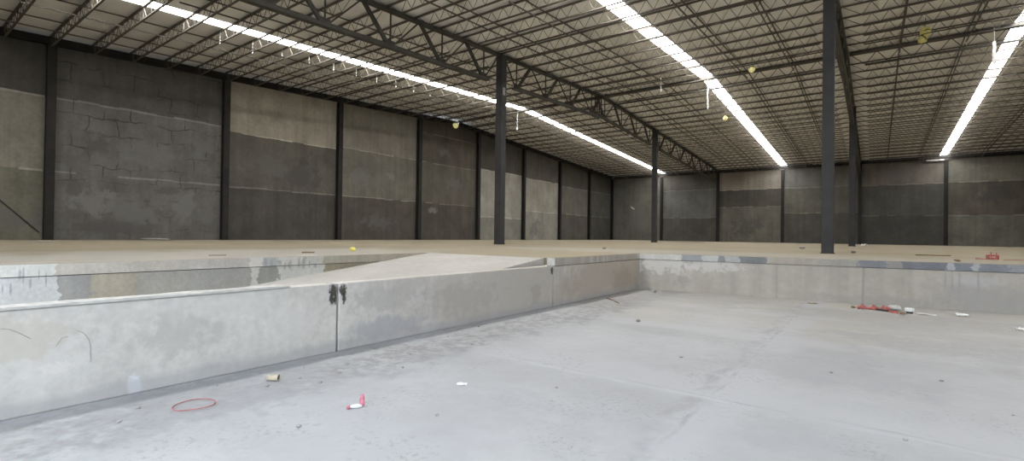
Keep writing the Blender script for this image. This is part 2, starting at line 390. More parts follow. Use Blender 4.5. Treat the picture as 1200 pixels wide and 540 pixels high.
# ------------------------------------------------------------------ camera
cd = bpy.data.cameras.new('camera'); cam = bpy.data.objects.new('camera', cd); C.objects.link(cam)
cd.sensor_fit = 'HORIZONTAL'; cd.sensor_width = 36.0
FPX = 572.69
cd.lens = FPX/1200*36.0; cd.clip_end = 300
ya, pi_, ro = math.radians(36.601), math.radians(0.522), math.radians(0.750)
rt = Vector((math.cos(ya), math.sin(ya), 0)); f0 = Vector((-math.sin(ya), math.cos(ya), 0)); z0 = Vector((0,0,1))
fw = f0*math.cos(pi_) + z0*math.sin(pi_); up = z0*math.cos(pi_) - f0*math.sin(pi_)
r2 = rt*math.cos(ro) + up*math.sin(ro); u2 = up*math.cos(ro) - rt*math.sin(ro)
mw = Matrix((r2, u2, -fw)).transposed().to_4x4(); mw.translation = (0, 0, EYE)
cam.matrix_world = mw; SC.camera = cam
def in_frame(p):
    d = Vector(p) - Vector((0,0,EYE)); z = d.dot(fw)
    if z < 0.1: return False
    x = 600+FPX*d.dot(r2)/z; y = 270-FPX*d.dot(u2)/z
    return -8 < x < 1208 and -8 < y < 548

# ------------------------------------------------------------------ the shell
# upper floor: one slab with the pit and the ramp trench cut out of it
slab = [(XW-.3, YF), (XT, YF), (XT, 9.05), (XP-.2, 9.05), (XP-.2, 9.2), (XP, 9.2), (XP, pit_y(XP)), (10, pit_y(10)), (10, YF), (XR, YF), (XR, YB+.3), (XW-.3, YB+.3)]
struct(MB().prism(slab, -SLAB, 0).build('floor', M_FLOOR), 'dusty tan concrete upper floor running back to the far walls', 'floor')
struct(MB().box(XT-.4, 10.4, YF-.3, 18.0, PIT-.3, PIT).build('pit_floor', M_PITF), 'pale grey concrete floor of the sunken loading pit', 'floor')

# slab edge band (the painted / raw strip above the joint) as a thin facing in the slab's own place
bk = MB(); x0, x1 = XP, 10.0
bk.hexa([(x0, pit_y(x0)-.012, -SLAB), (x1, pit_y(x1)-.012, -SLAB), (x1, pit_y(x1)+.05, -SLAB), (x0, pit_y(x0)+.05, -SLAB),
         (x0, pit_y(x0)-.012, -.004), (x1, pit_y(x1)-.012, -.004), (x1, pit_y(x1)+.05, -.004), (x0, pit_y(x0)+.05, -.004)])
struct(bk.build('trim_1', M_BAND1), 'patchy grey painted slab edge along the top of the pit back wall', 'slab edge')
struct(MB().box(XT-.05, XT+.012, YF, 9.05, -SLAB, -.004).build('trim_2', M_BAND2), 'white and grey patched slab edge on the far side of the ramp trench', 'slab edge')
struct(MB().box(XT-.25, XT+.004, YF, 9.05, PIT, -SLAB-.012).build('trench_wall', M_BAND3), 'patched grey wall below the slab edge on the far side of the ramp trench', 'wall')
# pit walls under the slab, a shadow joint below it
x0, x1 = XP-.3, 10.0
struct(MB().hexa([(x0, pit_y(x0), PIT), (x1, pit_y(x1), PIT), (x1, pit_y(x1)+.3, PIT), (x0, pit_y(x0)+.3, PIT),
                  (x0, pit_y(x0), -SLAB-.012), (x1, pit_y(x1), -SLAB-.012), (x1, pit_y(x1)+.3, -SLAB-.012), (x0, pit_y(x0)+.3, -SLAB-.012)]).build('pit_wall', M_PITB),
       'pale concrete retaining wall at the back of the pit', 'wall')
struct(MB().box(10, 10.3, YF, pit_y(10), PIT, -SLAB-.012).build('pit_wall', M_PITB))

# near retaining wall: three panels with open joints, the first two lower than the slab
for (ya_, yb_, lab, x_in) in ((YF, 3.785, 'longest low pit wall panel, with the pale strip on its top, left of the open joint', XP-.2),
                        (3.815, 9.135, 'low pit wall panel between the two open vertical joints', XP-.2),
                        (9.165, pit_y(XP), 'pit wall panel under the slab edge in the inner pit corner', XP-.3)):
    w = MB().box(x_in, XP, ya_, yb_, PIT, -SLAB-.012 if ya_ > 9 else -SLAB).build('retaining_wall', M_RET)
    bv = w.modifiers.new('bevel', 'BEVEL'); bv.width = 0.012; bv.segments = 2
    struct(w, lab, 'wall')
    if ya_ < 3:
        for q in ([(-5.647, 0.713, -0.312), (-5.647, 0.771, -0.327), (-5.647, 0.821, -0.362), (-5.647, 0.893, -0.423)], [(-5.647, 1.185, -0.396), (-5.647, 1.232, -0.425), (-5.647, 1.268, -0.484), (-5.647, 1.281, -0.555), (-5.647, 1.284, -0.693)], [(-5.647, 1.053, -0.508), (-5.647, 1.085, -0.447), (-5.647, 1.129, -0.439)]):
            MB().tube(q, .0017, 5).build('scratch_mark', M_SCR, w)
# backing behind the open joints
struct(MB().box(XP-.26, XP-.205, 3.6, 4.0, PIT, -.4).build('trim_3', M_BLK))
# edge of the slab that stands on the third panel
eg = MB(); eg.box(XP-.05, XP+.012, 9.2, pit_y(XP)-.01, -SLAB, -.004)
struct(eg.build('trim_4', M_BAND), 'raw slab edge above the inner pit wall panel', 'slab edge')

struct(MB().box(XP-.2, XP+.012, 9.188, 9.2, -SLAB, -.003).build('trim_5', M_PALE), 'white end face of the slab edge at the top of the ramp', 'slab edge')
# ramp rising through the trench to the slab
rp = [(YF, PIT+.001), (-0.17, PIT+.001), (9.06, 0.0), (9.06, PIT-.1), (YF, PIT-.1)]
mb = MB(); n = len(rp)
mb.add([(XT, y, z) for y, z in rp]+[(XP-.2, y, z) for y, z in rp], [tuple(range(n)), tuple(range(2*n-1, n-1, -1))]+[(k, n+k, n+(k+1)%n, (k+1)%n) for k in range(n)])
struct(mb.build('ramp', M_RAMP), 'smooth concrete ramp rising from the trench to the upper floor', 'ramp')

# pale strip lying on top of the first panel
st = MB(); ys = [YF+.1+i*.22 for i in range(24)]; ys = [y for y in ys if y < 3.0]+[3.0, 3.1, 3.14]
prev = None
for i, y in enumerate(ys):
    j = random.uniform(-.008, .008); k = random.uniform(-.005, .005)
    t = .018 if i == len(ys)-1 else .026
    cur = [(XP-.19+j, y, -SLAB+.003), (XP+.022+k, y, -SLAB+.003), (XP+.018+k, y, -SLAB+t+k), (XP-.185+j, y, -SLAB+t-k)]
    if prev: st.add(prev+cur, [(0,1,5,4),(1,2,6,5),(2,3,7,6),(3,0,4,7)])
    else: st.add(cur, [(0,1,2,3)])
    prev = cur
st.add(prev, [(3,2,1,0)])
tag(st.build('mortar_strip', M_PALE), 'long thin pale strip lying along the top of the low pit wall', 'strip')

# --- long block wall and back wall, in lifts; each lift of each bay has its own concrete tone
WT = 0.30
def tone(c, k=1.0):
    g = sum(c)/3; c = tuple(g+(v-g)*.8 for v in c)
    return tuple(min(v*k*WK*1.62, 0.7) for v in lin(c))
def lifts(mb, axis, u0, u1, base, spec, seam=True):
    """spec: [(z_top, srgb)...] the last z_top None = up to the roof. Inner face at base (negative side outwards for axis x)."""
    z = -0.05
    for i, (zt, c) in enumerate(spec):
        a, b = (zt, zt) if zt is not None else ((roof(u0)-.02, roof(u1)-.02) if axis == 'x' else (roof(base)-.02,)*2)
        if axis == 'x': p = [(base-WT, u0), (base, u0), (base, u1), (base-WT, u1)]
        else: p = [(u0, base), (u1, base), (u1, base+WT), (u0, base+WT)]
        tops = [a, a, b, b] if axis == 'x' else [a, b, b, a]
        mb.hexa([(x, y, z) for x, y in p]+[(x, y, t) for (x, y), t in zip(p, tops)], tone(c))
        if zt is not None and seam:
            sc = tuple(min(255, v+20) for v in max(c, spec[i+1][1]))
            for k in range(9):
                if random.random() < .12: continue
                ua = u0+.18+(u1-u0-.36)*k/9; ub = u0+.18+(u1-u0-.36)*(k+1)/9; q = random.uniform(-.03, .03); h = random.uniform(.015, .055)
                if axis == 'x': mb.box(base-.02, base+.012, ua, ub, zt-h+q, zt+h+q, tone(sc))
                else: mb.box(ua, ub, base-.012, base+.02, zt-h+q, zt+h+q, tone(sc))
        z = zt
WX = XW-.12
lw = MB()
bays = [[(3.15, (92,90,79)), (6.45, (106,103,93)), (None, (64,62,59))],
        [(3.12, (82,80,78)), (6.5, (84,82,80)), (None, (72,70,68))],
        [(3.10, (63,60,56)), (6.3, (76,72,66)), (None, (124,117,106))],
        [(3.10, (67,63,57)), (6.5, (87,84,76)), (None, (100,96,87))],
        [(3.10, (65,61,55)), (6.5, (75,71,63)), (8.95, (68,63,56)), (None, (61,56,50))],
        [(2.2, (104,102,96)), (6.75, (122,119,112)), (None, (62,58,54))],
        [(3.10, (114,111,104)), (6.6, (120,116,108)), (None, (74,71,66))],
        [(3.10, (72,69,64)), (6.4, (86,83,77)), (None, (67,64,59))],
        [(3.10, (64,62,57)), (6.4, (70,68,64)), (None, (64,62,58))]]
edges = [YF] + [Y0+i*BAY for i in range(8)] + [YB+WT]
for i in range(9): lifts(lw, 'x', edges[i], edges[i+1], WX, bays[i])
struct(lw.build('wall_left', M_WALL), 'long dark concrete wall cast in lifts between steel columns', 'wall')
bw = MB()
xs = [WX, -22.83, XA, -8.6, XB, 5.6, 12.8, XR]
bb = [[(None, (88,87,79))],
      [(3.0, (68,66,62)), (6.55, (82,82,80)), (None, (80,77,72))],
      [(4.25, (82,79,72)), (6.35, (66,63,58)), (None, (112,105,96))],
      [(3.4, (64,62,58)), (6.3, (78,76,69)), (None, (84,83,79))],
      [(3.02, (60,59,56)), (6.2, (66,65,61)), (None, (90,84,77))],
      [(2.97, (90,88,80)), (6.2, (78,73,65)), (None, (104,101,92))],
      [(3.0, (80,78,70)), (6.2, (78,73,65)), (None, (100,98,90))]]
for i in range(7): lifts(bw, 'y', xs[i], xs[i+1], YB+.12, bb[i])
struct(bw.build('wall_back', M_WALL), 'dark concrete back wall cast in lifts between steel columns', 'wall')
rw = MB(); rw.hexa([(XR, YF, -.05), (XR+.3, YF, -.05), (XR+.3, YR, -.05), (XR, YR, -.05), (XR, YF, roof(YF)), (XR+.3, YF, roof(YF)), (XR+.3, YR, ZR), (XR, YR, ZR)], tone((90,88,80)))
rw.hexa([(XR, YR, -.05), (XR+.3, YR, -.05), (XR+.3, YB+.3, -.05), (XR, YB+.3, -.05), (XR, YR, ZR), (XR+.3, YR, ZR), (XR+.3, YB+.3, roof(YB+.3)), (XR, YB+.3, roof(YB+.3))], tone((90,88,80)))
struct(rw.build('wall_right', M_WALL))
# front wall with the open dock bays the camera stands in
DX0, DX1, DZ = XT, 9.6, 4.6
fr = MB(); h = roof(YF)
fr.box(WX, DX0, YF-.3, YF, -1.2, h, tone((90,88,80))); fr.box(DX1, XR+.3, YF-.3, YF, -1.2, h, tone((90,88,80))); fr.box(DX0, DX1, YF-.3, YF, DZ, h, tone((90,88,80)))
struct(fr.build('wall_front', M_WALL))
struct(MB().box(-60, 60, -70, YF-.3, PIT-.3, PIT-.01).build('ground', M_YARD))

# --- roof sheets with slots for the skylight strips
SW = 0.36
slots = [(-23.08, -22.40), (-8.92, -8.18), (5.14, 5.72)]
segs = []; x = XW-.45
for a, b in slots: segs.append((x, a)); x = b
segs.append((x, XR+.3))
cl = MB()
for a, b in slots: cl.box(a, b, YR-.21, YR+.21, ZR-.0, ZR+.06)
for a, b in segs:
    for ys_ in ((YF-.3, YR), (YR, YB+.45)):
        za, zb = roof(ys_[0])+.02, roof(ys_[1])+.02
        cl.hexa([(a, ys_[0], za), (b, ys_[0], za), (b, ys_[1], zb), (a, ys_[1], zb), (a, ys_[0], za+.06), (b, ys_[0], za+.06), (b, ys_[1], zb+.06), (a, ys_[1], zb+.06)])
struct(cl.build('ceiling', M_ROOF), 'pale metal roof sheeting over the joists', 'ceiling')
names = ('left', 'middle', 'right')
for (a, b), nm in zip(slots, names):
    for ys_, wh in (((YF, YR-.2), 'front'), ((YR+.2, YB-.3), 'back')):
        if nm == 'right' and wh == 'front': desc = None
        za, zb = roof(ys_[0]), roof(ys_[1]); yc = (ys_[0]+ys_[1])/2
        lab = {'left': 'bright white skylight strip nearest the long block wall', 'middle': 'bright white skylight strip between the two truss rows', 'right': 'bright white skylight strip right of the nearest column'}[nm]
        t = thing('skylight', lab + (', on the near roof slope' if wh == 'front' else ', on the far roof slope'), 'skylight', (a, yc, roof(yc)), 0, 'roof skylight strips')
        def loc(x, y, z): return (x-a, y-yc, z-roof(yc))
        s = MB()
        s.hexa([loc(a, ys_[0], za+.03), loc(b, ys_[0], za+.03), loc(b, ys_[1], zb+.03), loc(a, ys_[1], zb+.03), loc(a, ys_[0], za+.04), loc(b, ys_[0], za+.04), loc(b, ys_[1], zb+.04), loc(a, ys_[1], zb+.04)])
        s.build('translucent_sheet', M_SKY, t)
        e = MB()
        for xx in (a-.03, b+.03):
            e.bar(loc(xx, ys_[0], za), loc(xx, ys_[1], zb), .05, .03)
        e.build('side_flashing', M_WHITE, t)

# ------------------------------------------------------------------ steel
# columns along the long wall
def hcol(d, fl, h0, h1, t=.02, along='x'):
    """H section; flanges face +-x (along='x') or +-y."""
    m = MB()
    def B(x0, x1, y0, y1):
        if along == 'x': m.box(x0, x1, y0, y1, h0, h1)
        else: m.box(y0, y1, x0, x1, h0, h1)
    B(-d/2, -d/2+t, -fl/2, fl/2); B(d/2-t, d/2, -fl/2, fl/2); B(-d/2+t, d/2-t, -t/2, t/2)
    return m
for i in range(9):
    y = Y0+i*BAY if i < 8 else YB-.1
    h = roof(y)-.445
    lab = f'dark steel column on the long block wall, {ORD[i]} from the left' if i < 8 else 'dark steel column in the far corner of the two concrete walls'
    t = thing('wall_column', lab, 'column', (XW+.06, y, 0), 0, 'columns along the long wall')
    hcol(.34, .32, .02, h).build('shaft', M_WCOL, t)
    MB().box(-.17, .22, -.2, .2, 0, .02).build('base_plate', M_WCOL, t)
for i, (x, nm) in enumerate(((-22.83, 'under the end of the left skylight strip'), (XA, 'under the end of the left truss row'), (-8.6, 'under the end of the middle skylight strip'),
                             (XB, 'behind the two free-standing columns on the right'), (5.6, 'under the end of the right skylight strip'))):
    t = thing('wall_column', 'dark steel column on the back wall ' + nm, 'column', (x, YB-.06, 0), 0, 'columns along the back wall')
    hcol(.34, .30, .02, roof(YB)-.445, along='y').build('shaft', M_WCOL, t)
    MB().box(-.2, .2, -.22, .17, 0, .02).build('base_plate', M_WCOL, t)
# eave / rake beams on top of the walls
for ya_, yb_, wh in ((YF, YR-.03, 'near'), (YR+.03, YB-.24, 'far')):
    m = MB()
    for dz, w, hh in ((-.26, .03, .31), (-.105, .24, .025), (-.42, .24, .025)):
        m.bar((XW+.06, ya_, roof(ya_)+dz), (XW+.06, yb_, roof(yb_)+dz), w, hh)
    tag(m.build('rake_beam', M_WCOL), f'dark steel beam along the top of the long wall, {wh} sloping half', 'beam', 'beams on the wall tops', 'thing')
m = MB()
for dz, w, hh in ((-.26, .03, .31), (-.105, .24, .025), (-.42, .24, .025)):
    m.bar((XW+.32, YB-.06, roof(YB)+dz), (XR, YB-.06, roof(YB)+dz), w, hh)
tag(m.build('eave_beam', M_WCOL), 'dark steel beam along the top of the back wall', 'beam', 'beams on the wall tops', 'thing')

# free-standing columns of the two truss rows
YC = (Y0+2*BAY, Y0+5*BAY)
for X, y, lab, w in ((XA, YC[0], 'tall charcoal steel column left of centre under the long roof truss', .40), (XA, YC[1], 'far slim charcoal steel column of the left truss row', .40),
                  (XB, YC[0], 'nearest charcoal steel column, right of centre, running up out of view', .35), (XB, YC[1], 'dark steel column just behind and right of the nearest one', .40)):
    t = thing('steel_column', lab, 'column', (X, y, 0), 0, 'free-standing columns')
    h = roof(y)-.18
    s = MB(); s.box(-w/2, w/2, -w/2, w/2, .025, h)
    o = s.build('shaft', M_COL, t); bv = o.modifiers.new('bevel', 'BEVEL'); bv.width = .015; bv.segments = 2
    MB().box(-w/2-.03, w/2+.03, -w/2-.03, w/2+.03, 0, .025).build('base_plate', M_COL, t)
    MB().box(-w/2, w/2, -w/2, w/2, h, h+.03).build('cap_plate', M_COL, t)
    if X == XA and y == YC[0]:
        MB().box(w/2, w/2+.012, -.12, .08, 7.75, 8.15).build('label_plate', simple('pale_plate', (.28,.27,.25), .6), t)

# trusses: parallel chords, thick diagonals, thin ties and verticals
def truss(X, ya_, yb_, lab, nbig=1.0):
    mid = (ya_+yb_)/2
    t = thing('roof_truss', lab, 'truss', (X, mid, roof(mid)), 0, 'long roof trusses')
    P = lambda y, d: (0, y-mid, roof(y)-d-roof(mid))
    kn = [ya_] + ([YR] if ya_ < YR < yb_ else []) + [yb_]
    tp, bt = MB(), MB()
    for a, b in zip(kn, kn[1:]):
        for s in (-1, 1):
            pa, pb = P(a, .17), P(b, .17)
            tp.bar((s*.07, pa[1], pa[2]), (s*.07, pb[1], pb[2]), .11, .13)
        e0, e1 = (a+.9 if a == ya_ else a), (b-.9 if b == yb_ else b)
        for s in (-1, 1):
            pa, pb = P(e0, 1.64), P(e1, 1.64)
            bt.bar((s*.07, pa[1], pa[2]), (s*.07, pb[1], pb[2]), .11, .13)
    tp.build('top_chord', M_TRUSS, t); bt.build('bottom_chord', M_TRUSS, t)
    bots = []
    for k in range(4):
        for s in (-1, 1):
            y = mid+s*(1.03+2.92*k)
            if ya_ < y < yb_: bots.append((y, s))
    for y, s in bots:
        a, b = P(y-s*1.33, .2), P(y-s*.08, 1.6)
        MB().bar(a, b, .14, .11, up=(1,0,0)).build('diagonal', M_TRUSS, t)
        MB().bar(P(y, .2), P(y, 1.6), .05, .05, up=(1,0,0)).build('vertical', M_TRUSS, t)
        e = y+s*1.5
        if not (ya_ < e < yb_): e = yb_-.05 if s > 0 else ya_+.05
        MB().bar(P(y+s*.08, 1.6), P(e, .2), .055, .055, up=(1,0,0)).build('tie', M_TRUSS, t)
        MB().hexa([(x, P(y, 0)[1]+dy, P(y, 1.64)[2]+dz) for dz in (-.05, .28) for x, dy in ((-.015,-.22), (.015,-.22), (.015,.22), (-.015,.22))]).build('gusset', M_TRUSS, t)
    if ya_ < YR < yb_:
        for dy in (-.45, -.15, .15, .45):
            MB().bar(P(mid+dy, .2), P(mid+dy, 1.6), .07, .07, up=(1,0,0)).build('splice_post', M_TRUSS, t)
    return t
truss(XA, Y0-BAY, YC[0]-.21, 'deep dark steel roof truss coming from the top edge to the column left of centre')
truss(XA, YC[0]+.21, YC[1]-.21, 'deep dark steel roof truss between the two columns of the left row')
truss(XA, YC[1]+.21, YB-.22, 'far dark steel roof truss from the far left-row column to the back wall')
truss(XB, YC[0]+.21, YC[1]-.21, 'dark steel roof truss overhead between the two columns on the right')
truss(XB, YC[1]+.21, YB-.22, 'far dark steel roof truss behind the right-hand columns')

# open-web joists
JD = 0.56
def joist_meshes(Lx, end0, end1):
    tp = MB(); tp.bar((0, 0, -.055), (Lx, 0, -.055), .095, .05)
    bt = MB(); bt.bar((end0, 0, -JD), (Lx-end1, 0, -JD), .072, .045)
    wb = MB(); n = int(round((Lx-end0-end1)/.31)); n += n % 2
    dx = (Lx-end0-end1)/n; pts = [(.17, -.07), (end0, -JD+.02)]
    for k in range(1, n): pts.append((end0+k*dx, -.07 if k % 2 else -JD+.02))
    pts += [(Lx-end1, -JD+.02), (Lx-.17, -.07)]
    for (x0, z0), (x1, z1) in zip(pts, pts[1:]): wb.bar((x0, 0, z0), (x1, 0, z1), .012, n=5)
    r = []
    for nm, m in (('top_chord', tp), ('bottom_chord', bt), ('web', wb)):
        me = m.mesh(nm); me.materials.append(M_STEEL); r.append((nm, me))
    return r
bays_x = ((XW+.06, XA, .35, .85, 'left roof bay'), (XA, XB, .85, .85, 'middle roof bay'), (XB, XC, .85, .85, 'right roof bay'))
ybefore = [Y0-.05+1.4835*j for j in range(-3, 18)]
yafter = [YR+.3+1.4835*j for j in range(1, 21)] + [YB-.45]
for x0, x1, e0, e1, nm in bays_x:
    meshes = joist_meshes(x1-x0, e0, e1); proto = None
    for side, lst in (('before', list(reversed(ybefore))), ('behind', yafter)):
        for k, y in enumerate(lst):
            pts = [(x0+(x1-x0)*q/40, y, roof(y)-dz) for q in range(41) for dz in (.05, JD)]
            if sum(in_frame(p) for p in pts) < 4: continue
            lab = f'brown open-web steel joist in the {nm}, {ORD[k]} {"in front of" if side == "before" else "behind"} the ridge'
            if proto is None:
                proto = t = thing('roof_joist', lab, 'roof joist', (x0, y, roof(y)), 0, 'open-web roof joists')
                for pn, me in meshes: obj(pn, me, t)
            else:
                t = copy_tree(proto); t.location = (x0, y, roof(y)); t['label'] = lab

# deeper ridge beams, one to a bay
for x0, x1, e0, e1, nm in bays_x:
    t = thing('ridge_beam', f'dark deep steel lattice beam along the ridge of the {nm}', 'beam', (x0, YR, ZR), 0, 'ridge beams')
    Lx = x1-x0; m = MB()
    for sy in (-.13, .13): m.bar((.15, sy, -.10), (Lx-.15, sy, -.10), .13, .12)
    m.build('top_chord', M_TRUSS, t)
    MB().bar((e0, 0, -.80), (Lx-e1, 0, -.80), .13, .09).build('bottom_chord', M_TRUSS, t)
    m = MB(); n = 2*int(round((Lx-e0-e1)/1.0)); dx = (Lx-e0-e1)/n
    pts = [(.2, -.15)]+[(e0+k*dx, -.78 if k % 2 == 0 else -.15) for k in range(n+1)]+[(Lx-.2, -.15)]
    for (xa, za), (xb, zb) in zip(pts, pts[1:]): m.bar((xa, 0, za), (xb, 0, zb), .018, n=5)
    m.build('web', M_TRUSS, t)

# bridging lines across the joists
for base, offs, nm in ((XW, (2.6, 5.3, 9.6, 12.0), 'left roof bay'), (XA, (2.35, 4.7, 9.52, 11.95), 'middle roof bay'), (XB, (2.28, 4.8, 9.4), 'right roof bay')):
    for k, o in enumerate(offs):
        X = base+o; ys0 = None
        yy = YF
        while yy < YR and not in_frame((X, yy, roof(yy)-.05)): yy += .25
        yy = max(YF, yy-.6)
        t = thing('bridging_line', f'thin steel bridging line crossing the joists of the {nm}, {ORD[k]} from its left', 'bridging', (X, YR, ZR), 0, 'bridging lines over the joists')
        for pn, d in (('top_rod', .10), ('bottom_rod', JD-.05)):
            m = MB()
            m.bar((0, yy-YR, roof(yy)-d-ZR), (0, -.22, -d-.011), .045, .045); m.bar((0, .22, -d-.011), (0, YB-.3-YR, roof(YB-.3)-d-ZR), .045, .045)
            m.build(pn, M_STEEL, t)

# ------------------------------------------------------------------ things hanging in the roof
def tick_drop(x, y, ln, k):  # small white tick: a thin rod ending in a knob
    t = thing('white_tick', f'short white tick hanging beside the left skylight strip, {ORD[k]} from the left', 'wire', (x, y, roof(y)), 0, 'white ticks beside the left skylight')
    MB().bar((0, 0, -.02), (0, 0, -ln), .006, n=6).build('cord', M_WHITE, t)  # thin rod of the white tick
    MB().lathe([(.008, 0), (.022, -.015), (.024, -.05), (.012, -.07)], 8, (0, 0, -ln)).build('end_knob', M_WHITE, t)
drops = [(-23.41+.05*k, 5.33+1.42*k) for k in range(13)]
for k, (x, y) in enumerate(drops): tick_drop(-23.45, y, roof(y)-(8.9 if k < 5 else roof(y)-.42-.02*(k-5)), k)

def work_lamp(p, r, lab, drop):
    t = thing('yellow_lamp', lab, 'lamp', p, 0, 'yellow lamps hanging in the roof')
    MB().bar((0, 0, r*1.15), (0, 0, drop), .015, n=6).build('cord', M_BLK, t)
    MB().lathe([(r*.2, r*1.2), (r*.45, r*1.1), (r*.5, r*.75), (r*.42, r*.6)], 12).build('socket', simple('olive_socket', (.34,.31,.10), .6), t)
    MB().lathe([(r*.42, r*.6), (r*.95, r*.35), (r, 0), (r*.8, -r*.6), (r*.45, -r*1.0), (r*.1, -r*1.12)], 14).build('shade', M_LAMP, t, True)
    g = MB()
    for k in range(6):
        a = math.pi*k/3; pr = [(r*.5, r*.7), (r*1.04, r*.3), (r*1.05, -.1*r), (r*.82, -r*.66), (r*.4, -r*1.08)]
        g.tube([(q*math.cos(a), q*math.sin(a), z) for q, z in pr], .012, 5)
    g.build('guard', M_YEL, t)
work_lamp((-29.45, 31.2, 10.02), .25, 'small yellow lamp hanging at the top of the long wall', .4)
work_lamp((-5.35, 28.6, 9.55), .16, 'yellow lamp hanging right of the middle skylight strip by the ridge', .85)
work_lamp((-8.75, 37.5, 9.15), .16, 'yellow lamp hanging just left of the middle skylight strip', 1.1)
t = thing('yellow_bag', 'largest yellow object, a bag-like bundle hung in the roof over the right bay', 'bag', (1.70, 28.15, 9.50))
MB().lathe([(.03, -.25), (.15, -.21), (.17, -.06), (.12, .03)], 12, (-.05, 0, 0)).build('lower_bundle', M_BAG, t, True)
MB().lathe([(.10, .0), (.18, .10), (.20, .24), (.16, .38), (.05, .45)], 12, (.05, 0, 0)).build('upper_bundle', M_BAG, t, True)
s = MB(); s.tube([(-.2, -.06, .05), (-.03, -.20, .07), (.14, -.20, .09), (.27, -.04, .15)], .02, 5); s.tube([(.0, -.2, .2), (.1, -.2, .26), (.2, -.15, .24)], .02, 5); s.tube([(-.1, -.16, .06), (.02, -.19, -.06), (.08, -.13, -.16)], .02, 5); s.bar((.05, 0, .43), (.05, 0, .85), .012, n=5)
s.build('strap', M_BLK, t)

def hang(nm, lab, p, ln, w, cat='strip'):
    t = thing(nm, lab, cat, p)
    m = MB(); z = 0
    for k in range(6):
        a, b = -ln*k/6, -ln*(k+1)/6; j = .012*math.sin(k*1.7)
        m.box(-w/2+j, w/2+j, -.02, .02, b, a)
    m.build('hanging_strip', M_WHITE, t)
    MB().bar((0, 0, .02), (0, 0, roof(p[1])-p[2]-.03), .012, n=5).build('wire', M_WHITE, t)
hang('hanging_strip', 'long thin white strip hanging below the middle skylight strip', (-8.35, 31.4, 10.15), 1.7, .08)
hang('hanging_strip', 'short white strip hanging left of the right skylight strip', (4.44, 31.7, 9.85), 1.05, .12)
def jbox(p, lab, dz, s=.06):
    t = thing('junction_box', lab, 'box', p, 0, 'small white boxes in the roof')
    o = MB().box(-s, s, -s*.6, s*.6, -s*1.3, s*1.3).build('housing', M_WHITE, t); bv = o.modifiers.new('bevel', 'BEVEL'); bv.width = .015
    MB().bar((0, 0, s*1.3), (0, 0, dz), .014, n=6).build('conduit', M_WHITE, t)
jbox((-10.5, 29.13, 9.4), 'tiny white box hanging left of the long white strip near the ridge', 1.0)
jbox((-12.9, 24.4, 9.5), 'tiny white box hanging from joists right of the left truss row', .6)
jbox((-23.26, 31.84, 9.05), 'tiny white box low over the far roof slope right of the left-row column', 1.4, .07)
jbox((XA, 36.73, 8.5), 'tiny white box under the bottom chord of the left truss row', .12, .08)
t = thing('wall_bracket', 'small white tilted bracket on the back wall left of the far column', 'bracket', (-26.9, YB+.12, 4.4))
MB().bar((-.22, -.12, .18), (.22, -.12, -.14), .12, .09, up=(0,1,0)).build('arm', M_WHITE, t)
MB().box(-.02, .2, -.08, 0, -.3, .02).build('back_plate', M_GREYP, t)
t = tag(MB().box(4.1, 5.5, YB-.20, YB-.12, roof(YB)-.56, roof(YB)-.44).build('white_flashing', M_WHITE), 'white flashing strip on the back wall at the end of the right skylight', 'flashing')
for k, (x, z) in enumerate(((-5.42, 8.86), (-4.85, 8.82))):  # white boxes standing in for daylight leaking in at the beam
    tag(MB().box(x-.2, x+.2, YB-.24, YB-.17, z-.05, z+.05).build('daylight_leak', M_WHITE), 'white box standing for a daylight leak at the back eave beam left of the nearest column', 'light leak', 'daylight leaks at the back beam')
m = MB(); m.tube([(WX+.02, 2.6, 2.75), (WX+.025, 3.7, 1.72), (WX+.02, 4.4, .95), (WX+.05, 4.95, .34)], .025, 6)
tag(m.build('wall_cable', M_BLK), 'black cable slanting down the wall left of the first column', 'cable')

# ------------------------------------------------------------------ litter
def blob(name, mat, lab, cat, p, size, seed, group=None, sub=2, rough=.35, kind=None):
    bm = bmesh.new(); bmesh.ops.create_icosphere(bm, subdivisions=sub, radius=.5)
    r = random.Random(seed); ax = [Vector((r.uniform(-1,1), r.uniform(-1,1), r.uniform(-1,1))).normalized() for _ in range(7)]; am = [r.uniform(-rough, rough) for _ in ax]
    for v in bm.verts:
        d = v.co.normalized(); f = 1+sum(a*max(0, d.dot(q))**3 for a, q in zip(am, ax))
        v.co = Vector((v.co.x*f*size[0], v.co.y*f*size[1], v.co.z*f*size[2]))
    mz = min(v.co.z for v in bm.verts)
    for v in bm.verts: v.co.z -= mz+.004
    me = bpy.data.meshes.new(name); bm.to_mesh(me); bm.free(); me.materials.append(mat)
    o = obj(name, me); o.location = p; o.rotation_euler.z = r.uniform(0, 6)
    tag(o, lab, cat, group, kind); return o
def sheet(name, mat, lab, cat, p, sx, sy, h, seed, rz=0, group=None):
    """A crumpled scrap with thickness."""
    r = random.Random(seed); n = 7; m = MB(); T, Bv = [], []
    for j in range(n):
        for i in range(n):
            x = (i/(n-1)-.5)*sx*(1+r.uniform(-.12, .12)); y = (j/(n-1)-.5)*sy*(1+r.uniform(-.12, .12)); z = r.uniform(.15, 1)*h
            T.append((x, y, z+.003)); Bv.append((x, y, max(0, z-.004)))
    f = []
    for j in range(n-1):
        for i in range(n-1):
            a = j*n+i; f.append((a, a+1, a+n+1, a+n)); k = a+n*n; f.append((k, k+n, k+n+1, k+1))
    bd = [i for i in range(n)]+[j*n+n-1 for j in range(1, n)]+[(n-1)*n+i for i in range(n-2, -1, -1)]+[j*n for j in range(n-2, 0, -1)]
    for a, b in zip(bd, bd[1:]+bd[:1]): f.append((a, a+n*n, b+n*n, b))
    m.add(T+Bv, f)
    o = m.build(name, mat); o.location = p; o.rotation_euler.z = rz
    return tag(o, lab, cat, group)
